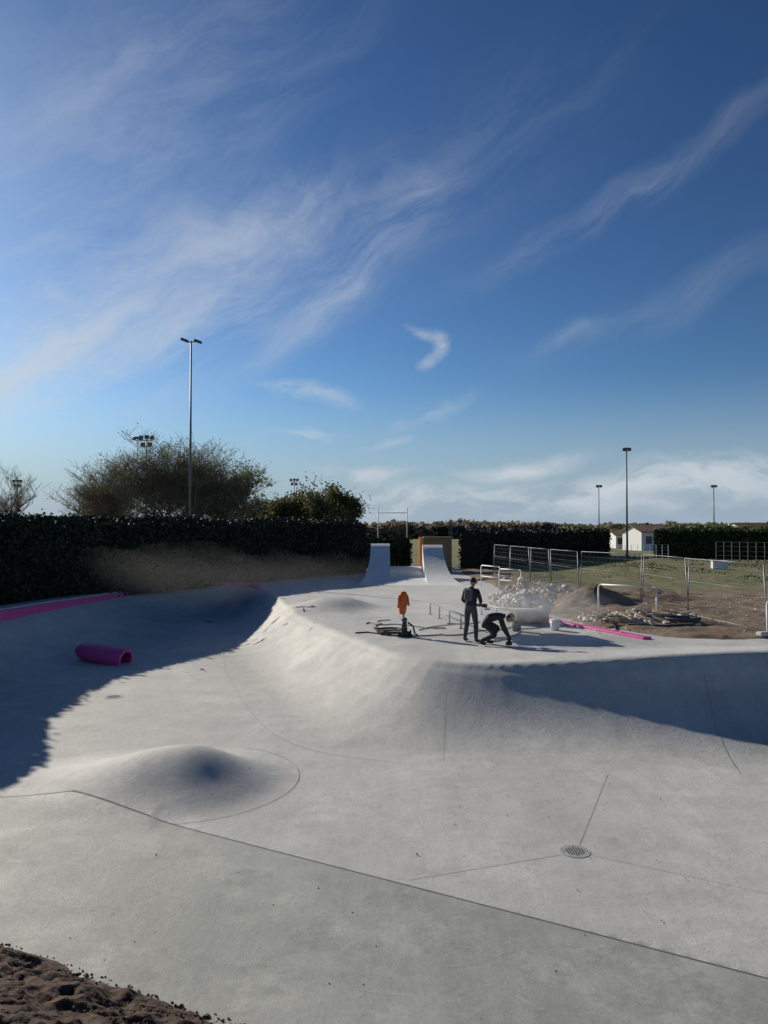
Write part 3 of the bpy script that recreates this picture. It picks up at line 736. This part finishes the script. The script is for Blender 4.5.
# ------------------------------------------------------------ people
M_skin=simple_mat('skin',(.45,.26,.18),.55,var=.08); M_jack=simple_mat('jacket_black',(.028,.03,.034),.8,var=.4,scale=14,bump=.01)
M_trou=simple_mat('trousers_grey',(.07,.075,.085),.85,var=.3,scale=12,bump=.01); M_boot=simple_mat('boots',(.03,.022,.016),.6); M_hair=simple_mat('hair',(.02,.014,.01),.7)
M_glove=simple_mat('glove',(.09,.08,.07),.8); M_cap=simple_mat('cap_beige',(.5,.40,.2),.85); M_trb=simple_mat('trousers_black',(.028,.028,.032),.85,var=.3,scale=12,bump=.01)
M_refl=simple_mat('orange_trim',(.5,.14,.04),.7)
def person(name,J,loc,rz,trmat,capmat,head_pitch,hair=True):
    e=empty(name,loc); e.rotation_euler=(0,0,rz)
    V=[];E=[];Rr=[];tag=[]
    def v(p,r,t): V.append(tuple(p));Rr.append(r);tag.append(t); return len(V)-1
    pe=v(J['pelvis'],(.145,.135),1); spn=v(J['spine'],(.14,.13),0); ch=v(J['chest'],(.16,.14),0); nb=v(J['neckb'],(.085,.08),0); nk=v(J['neck'],(.052,.052),2)
    E+=[(pe,spn),(spn,ch),(ch,nb),(nb,nk)]
    for s in(0,1):
        sh=v(J['sh'][s],(.078,.078),0);el=v(J['el'][s],(.055,.055),0);wr=v(J['wr'][s],(.038,.038),0)
        mid=v((Vector(J['sh'][s])*.5+Vector(J['el'][s])*.5),(.063,.063),0)
        E+=[(ch,sh),(sh,mid),(mid,el),(el,wr)]
        hp=v(J['hip'][s],(.10,.10),1);kn=v(J['kn'][s],(.072,.072),1);an=v(J['an'][s],(.052,.052),1)
        tm=v((Vector(J['hip'][s])*.5+Vector(J['kn'][s])*.5),(.09,.09),1); cm=v((Vector(J['kn'][s])*.6+Vector(J['an'][s])*.4),(.068,.068),1)
        to=v(J['toe'][s],(.045,.04),3); hl=v(Vector(J['an'][s])*.6+Vector((J['an'][s][0],J['an'][s][1],.045))*.4+Vector((.02,0,-.02)),(.05,.048),3)
        E+=[(pe,hp),(hp,tm),(tm,kn),(kn,cm),(cm,an),(an,hl),(hl,to)]
    me=bpy.data.meshes.new('tmp'); me.from_pydata(V,E,[]); ob=link(bpy.data.objects.new('tmp',me))
    ob.modifiers.new('s','SKIN'); 
    for i,sv in enumerate(me.skin_vertices[0].data): sv.radius=Rr[i]; sv.use_root=(i==0)
    sb=ob.modifiers.new('u','SUBSURF'); sb.levels=2; sb.render_levels=2
    dg=bpy.context.evaluated_depsgraph_get(); dg.update(); m2=bpy.data.meshes.new_from_object(ob.evaluated_get(dg)); bpy.data.objects.remove(ob)
    body=link(bpy.data.objects.new('body',m2)); body.parent=e
    for mm in(M_jack,trmat,M_skin,M_boot): m2.materials.append(mm)
    segs=[(Vector(V[a]),Vector(V[b]),a,b) for a,b in E]
    for p in m2.polygons:
        c=p.center; best=9;bt=0
        for a,b,ia,ib in segs:
            d=b-a; t=max(0,min(1,(c-a).dot(d)/max(1e-9,d.length_squared))); q=(c-a-d*t).length/(Rr[ia][0]*(1-t)+Rr[ib][0]*t)
            if q<best:
                best=q; bt=tag[ib] if t>.5 or tag[ia]==tag[ib] else tag[ia]
                if ia==pe and ib==spn: bt=0 if t>.25 else 1
        p.material_index=bt; p.use_smooth=True
    for s in(0,1):
        w=Vector(J['wr'][s]); d=(w-Vector(J['el'][s])).normalized(); sg=1 if s==0 else -1
        lat=d.cross(Vector((0,0,1))).normalized()*1.0; nrm=lat.cross(d).normalized()
        hv=[];he=[];hr=[]
        def h(p,r,par=None):
            hv.append(tuple(p));hr.append((r,r)); 
            if par is not None: he.append((par,len(hv)-1))
            return len(hv)-1
        a0=h(w-d*.02,.03); a1=h(w+d*.045,.034,a0)
        for k,(off,ln) in enumerate(((-.03,.075),(-.01,.085),(.011,.08),(.03,.062))):
            kb=h(w+d*.085+lat*off,.0105,a1); k1=h(w+d*(.085+ln*.45)+lat*off*1.1-nrm*.012,.0095,kb); h(w+d*(.085+ln*.7)+lat*off*1.1-nrm*.042,.008,k1)
        t1=h(w+d*.05+lat*.045*sg-nrm*.012,.012,a1); h(w+d*.085+lat*.055*sg-nrm*.035,.010,t1)
        mm=bpy.data.meshes.new('h'); mm.from_pydata(hv,he,[]); oh=link(bpy.data.objects.new('h',mm)); oh.modifiers.new('s','SKIN')
        for i,sv in enumerate(mm.skin_vertices[0].data): sv.radius=hr[i]; sv.use_root=(i==1)
        sb=oh.modifiers.new('u','SUBSURF'); sb.levels=1; sb.render_levels=1
        dg=bpy.context.evaluated_depsgraph_get(); dg.update(); m3=bpy.data.meshes.new_from_object(oh.evaluated_get(dg)); bpy.data.objects.remove(oh)
        m3.materials.append(M_glove); m3.polygons.foreach_set('use_smooth',[True]*len(m3.polygons)); ho=link(bpy.data.objects.new('hand',m3)); ho.parent=e
    rot=Matrix.Rotation(head_pitch,3,'Y'); hc=Vector(J['head']); mb=MB()
    T=lambda p: hc+rot@Vector(p)
    mb.ball(T((0,0,.01)),(.098,.077,.118),0,18,14,rot); mb.ball(T((.035,0,-.06)),(.055,.05,.055),0,12,8,rot)
    mb.ball(T((.103,0,-.012)),(.016,.012,.022),0,8,6,rot)
    for s in(-1,1):
        mb.ball(T((-.005,s*.078,-.005)),(.022,.01,.032),0,8,6,rot); mb.ball(T((.088,s*.031,.018)),(.01,.013,.009),1,8,6,rot); mb.ball(T((.09,s*.031,.036)),(.012,.02,.005),1,8,5,rot)
    mb.ball(T((.088,0,-.055)),(.01,.024,.006),2,8,5,rot)
    mb.ball(T((-.022,0,.03)),(.09,.085,.105),1,16,12,rot)
    mb.obj('head',[M_skin,M_hair,simple_mat('lips',(.4,.13,.1),.5)],True,e)
    mb=MB()
    vs=[];fs=[];n=20
    for i,zz in enumerate(np.linspace(0,1,7)):
        rr=math.sqrt(max(0.0,1-zz*zz*.96))
        for k in range(n):
            a=2*math.pi*k/n; vs.append(T((-.008+.108*rr*math.cos(a),.09*rr*math.sin(a),.045+.09*zz)))
    for i in range(6):
        for k in range(n): fs.append((i*n+k,i*n+(k+1)%n,(i+1)*n+(k+1)%n,(i+1)*n+k))
    fs.append(tuple(6*n+k for k in range(n)))
    mb.add(vs,fs)
    o=[T((.085+.0*k,y,.05)) for k,y in enumerate((-.07,-.035,0,.035,.07))]; i2=[T((x,y,.038)) for x,y in((.10,-.075),(.155,-.045),(.17,0),(.155,.045),(.10,.075))]
    o2=[p+rot@Vector((0,0,.008)) for p in o]; i3=[p+rot@Vector((0,0,.008)) for p in i2]
    vv=o+i2+o2+i3; ff=[]
    for k in range(4): ff+=[(k,k+1,6+k,5+k),(10+k,15+k,16+k,11+k),(5+k,6+k,16+k,15+k)]
    mb.add(vv,ff); mb.obj('cap',capmat,True,e)
    return e
def sides(f,l,z): return [(f,l,z),(f,-l,z)]
st=dict(pelvis=(0,0,.95),spine=(.0,0,1.13),chest=(.03,0,1.32),neckb=(.05,0,1.45),neck=(.08,0,1.53),head=(.13,0,1.62),
 sh=sides(.04,.185,1.40),el=[(.02,.27,1.12),(.08,-.27,1.13)],wr=[(.24,.20,1.0),(.30,-.12,1.02)],hip=sides(0,.095,.90),
 kn=[(.05,.15,.50),(.02,-.15,.50)],an=[(0,.19,.10),(-.04,-.19,.10)],toe=[(.17,.22,.045),(.13,-.22,.045)])
pA=person('standing_worker',st,(2.36,20.2,DZ),R(52),M_trou,M_jack,R(28))
mb=MB()
mb.tube((.26,.18,.98),(.42,-.10,.98),.035); mb.tube((.42,-.10,.98),(.50,-.22,.95),.05,.06,14); mb.tube((.50,-.22,.88),(.50,-.22,.86),.09,n=18)
mb.path([(.26,.18,.98),(.2,.3,.7),(.25,.35,.3),(.4,.4,.03)],.015)
mb.obj('angle_grinder',M_hose,True,pA)
mb=MB(); mb.box((-.125,0,1.30),(.09,.26,.34),0,ry=.08,bev=.04); mb.obj('small_rucksack',simple_mat('grey_bag',(.10,.105,.115),.8),False,pA)
mb=MB(); mb.box((-.175,.06,1.36),(.008,.10,.03),0,ry=.08); mb.obj('bag_trim',M_refl,False,pA)
cr=dict(pelvis=(0,0,.62),spine=(.16,0,.74),chest=(.36,0,.78),neckb=(.48,0,.77),neck=(.55,0,.755),head=(.65,0,.72),
 sh=sides(.40,.18,.75),el=[(.50,.23,.48),(.46,-.22,.48)],wr=[(.62,.12,.26),(.60,-.10,.24)],hip=sides(0,.10,.58),
 kn=[(.36,.20,.42),(.28,-.17,.28)],an=[(.06,.17,.10),(-.12,-.17,.12)],toe=[(.23,.19,.045),(.04,-.17,.045)])
pB=person('crouching_worker',cr,(2.68,19.7,DZ+.01),R(-8),M_trb,M_cap,R(55))
mb=MB(); mb.tube((.60,.10,.18),(.62,-.16,.16),.035,.045,12); mb.tube((.62,-.16,.12),(.62,-.16,.03),.075,.09,18); mb.path([(.60,.1,.18),(.5,.35,.1),(.3,.5,.03),(-.2,.6,.03)],.015)
mb.obj('floor_grinder',M_hose,True,pB)

# ------------------------------------------------------------ airborne grinding dust: nested thin homogeneous puffs
def dust(name,puffs,dens,scl=(1.0,.8,.6,.4)):
    m=bpy.data.materials.new(name); m.use_nodes=True; N=m.node_tree.nodes; N.remove(N['Principled BSDF'])
    v=N.new('ShaderNodeVolumeScatter'); v.inputs['Color'].default_value=(.97,.97,.97,1); v.inputs['Density'].default_value=dens; v.inputs['Anisotropy'].default_value=.3
    m.node_tree.links.new(v.outputs[0],N['Material Output'].inputs['Volume'])
    e=empty(name); q_=0
    for i,(c,r) in enumerate(puffs):
        for sc in scl:
            mb=MB(); mb.ball((0,0,0),[a*sc for a in r],0,28,18)
            nv=[]
            for q in mb.v:
                k=1+.18*math.sin(q[0]*1.7+i*2+sc*7)*math.cos(q[1]*2.1+i)+.12*math.sin(q[2]*4+q[0]*3+i+sc*5)
                nv.append((q[0]*k,q[1]*k,q[2]*k))
            mb.v=nv; o=mb.obj('puff_%d'%q_,m,True,e); o.location=(c[0]+rng.normal(0,.12),c[1],c[2]+rng.normal(0,.05)); q_+=1
dust('dust_cloud',[((3.7,20.7,1.95),(1.6,1.0,.65)),((4.9,21.9,2.05),(2.1,1.3,.75)),((2.2,22.5,2.0),(2.6,1.6,.9))],.05)
dust('dust_cloud.001',[((-8.2,28.4,2.5),(4.6,2.2,1.3)),((-3.5,31.5,2.3),(4.5,2.2,1.0))],.004)

# ------------------------------------------------------------ sky
w=bpy.data.worlds.new('World'); scene.world=w; w.use_nodes=True; N=w.node_tree.nodes; L=w.node_tree.links
bg=N['Background']; bg.inputs[1].default_value=.09
sky=N.new('ShaderNodeTexSky'); sky.sky_type='NISHITA'; sky.sun_disc=False; sky.sun_elevation=SUN_EL; sky.sun_rotation=SUN_AZ; sky.air_density=1.0; sky.dust_density=.3; sky.ozone_density=2.5
gm=N.new('ShaderNodeGamma'); gm.inputs[1].default_value=1.46; L.new(sky.outputs[0],gm.inputs[0])
tn=N.new('ShaderNodeMix'); tn.data_type='RGBA'; tn.blend_type='MULTIPLY'; tn.inputs[0].default_value=1; L.new(gm.outputs[0],tn.inputs[6]); tn.inputs[7].default_value=(.27,.325,.365,1)
tc=N.new('ShaderNodeTexCoord'); sp=N.new('ShaderNodeSeparateXYZ'); L.new(tc.outputs['Generated'],sp.inputs[0])
def mth(op,a,b=None,c=None):
    n=N.new('ShaderNodeMath'); n.operation=op
    for i,q in enumerate((a,b,c)):
        if q is None: continue
        if isinstance(q,(int,float)): n.inputs[i].default_value=q
        else: L.new(q,n.inputs[i])
    return n.outputs[0]
az=mth('ARCTAN2',sp.outputs['X'],sp.outputs['Y']); el=mth('ARCSINE',sp.outputs['Z'])
cb=N.new('ShaderNodeCombineXYZ'); L.new(az,cb.inputs[0]); L.new(el,cb.inputs[1])
wn=N.new('ShaderNodeTexNoise'); wn.inputs['Scale'].default_value=5; wn.inputs['Detail'].default_value=5; L.new(cb.outputs[0],wn.inputs['Vector'])
ws=N.new('ShaderNodeVectorMath'); ws.operation='MULTIPLY_ADD'; L.new(wn.outputs['Color'],ws.inputs[0]); ws.inputs[1].default_value=(.10,.10,0); ws.inputs[2].default_value=(-.05,-.05,0)
wa=N.new('ShaderNodeVectorMath'); wa.operation='ADD'; L.new(cb.outputs[0],wa.inputs[0]); L.new(ws.outputs[0],wa.inputs[1])
def field(ang,sx,sy,sc,det=7,seed=0,dist=.4,rough=.62):
    a=N.new('ShaderNodeMapping'); a.inputs['Rotation'].default_value=(0,0,-R(ang)); L.new(wa.outputs[0],a.inputs['Vector'])
    b=N.new('ShaderNodeMapping'); b.inputs['Scale'].default_value=(sx,sy,1); b.inputs['Location'].default_value=(seed*3.1,seed*1.7,0); L.new(a.outputs[0],b.inputs['Vector'])
    nz=N.new('ShaderNodeTexNoise'); nz.inputs['Scale'].default_value=sc; nz.inputs['Detail'].default_value=det; nz.inputs['Roughness'].default_value=rough; nz.inputs['Distortion'].default_value=dist; L.new(b.outputs[0],nz.inputs['Vector'])
    return nz.outputs['Fac']
f_fan=field(30,1,5,2.6,9,1,.4,.68); f_soft=field(20,1,2.2,3.4,8,2,.4,.68); f_flat=field(4,1,2.6,9,7,3,.2,.6)
def ae(px,py):
    a=math.atan((px-384)/F); return a,math.atan((HY-py)/F*math.cos(a))
def rmap(s,lo,hi):
    m2=N.new('ShaderNodeMapRange'); m2.inputs[1].default_value=lo; m2.inputs[2].default_value=hi; m2.interpolation_type='SMOOTHSTEP'; L.new(s,m2.inputs[0]); return m2.outputs[0]
def addc(a,b): return mth('SUBTRACT',mth('ADD',a,b),mth('MULTIPLY',a,b))
def mask(px,py,lx,ly,ang,amt):
    a,e_=ae(px,py)
    mp=N.new('ShaderNodeMapping'); mp.vector_type='TEXTURE'; mp.inputs['Location'].default_value=(a,e_,0); mp.inputs['Rotation'].default_value=(0,0,R(ang)); mp.inputs['Scale'].default_value=(lx/F,ly/F,1)
    L.new(wa.outputs[0],mp.inputs['Vector'])
    ln=N.new('ShaderNodeVectorMath'); ln.operation='LENGTH'; L.new(mp.outputs[0],ln.inputs[0])
    m1=N.new('ShaderNodeMapRange'); m1.interpolation_type='SMOOTHSTEP'; m1.inputs[1].default_value=1; m1.inputs[2].default_value=0; m1.inputs[4].default_value=amt; L.new(ln.outputs['Value'],m1.inputs[0])
    return m1.outputs[0]
def group(ms,fieldv):
    acc=None
    for q in ms:
        v=mask(*q); acc=v if acc is None else addc(acc,v)
    return mth('MULTIPLY',acc,fieldv)
fan=group([(90,350,430,110,25,.58),(30,385,220,55,20,.72),(345,285,220,40,45,.36),(600,205,260,24,24,.28),(130,130,360,150,35,.26),(680,300,240,30,20,.14),(420,190,330,100,28,.12)],rmap(f_fan,.35,.76))
soft=group([(250,225,120,65,10,.38),(150,300,320,120,25,.30),(330,205,170,40,12,.28),(60,140,300,180,40,.20),(545,345,75,18,16,.30)],rmap(f_soft,.35,.74))
hook=group([(428,330,24,9,-28,.80),(443,344,20,12,-75,.85),(433,363,24,11,42,.6)],rmap(f_soft,.24,.58))
flat=group([(305,398,66,13,-4,.65),(430,415,70,12,20,.35),(300,438,70,7,3,.5),(385,441,50,6,5,.45),(355,472,100,13,4,.75),(520,465,95,15,6,.9),(620,492,340,24,4,.9),(715,466,180,20,8,.8),(430,496,240,22,0,.9),(700,512,300,16,0,.6)],rmap(f_flat,.36,.62))
acc=addc(addc(fan,soft),addc(hook,flat))
hz=N.new('ShaderNodeMapRange'); hz.inputs[1].default_value=.21; hz.inputs[2].default_value=0; hz.inputs[3].default_value=0; hz.inputs[4].default_value=.95; hz.interpolation_type='SMOOTHSTEP'; L.new(el,hz.inputs[0])
mh=N.new('ShaderNodeMix'); mh.data_type='RGBA'; L.new(hz.outputs[0],mh.inputs[0]); L.new(tn.outputs[2],mh.inputs[6]); mh.inputs[7].default_value=(3.6,4.6,5.8,1)
mx=N.new('ShaderNodeMix'); mx.data_type='RGBA'; mx.clamp_factor=True; L.new(acc,mx.inputs[0]); L.new(mh.outputs[2],mx.inputs[6]); mx.inputs[7].default_value=(6.4,7.0,7.6,1)
L.new(mx.outputs[2],bg.inputs[0])
try:
    w.cycles.sampling_method='MANUAL'; w.cycles.sample_map_resolution=512
except Exception: pass

sv=Vector((math.sin(SUN_AZ)*math.cos(SUN_EL),math.cos(SUN_AZ)*math.cos(SUN_EL),math.sin(SUN_EL)))
ld=bpy.data.lights.new('sun','SUN'); ld.energy=4.9; ld.angle=R(.6); ld.color=(1,.92,.80); so=link(bpy.data.objects.new('sun',ld)); so.rotation_euler=sv.to_track_quat('Z','Y').to_euler(); so.location=(-30,30,30)

cd=bpy.data.cameras.new('camera'); cd.sensor_fit='VERTICAL'; cd.sensor_height=36; cd.lens=36*F/1024; cd.clip_end=9000; cd.clip_start=.05
co=link(bpy.data.objects.new('camera',cd)); co.location=(0,0,CAMZ); co.rotation_euler=(math.pi/2+math.atan((HY-512)/F),0,0)
scene.camera=co
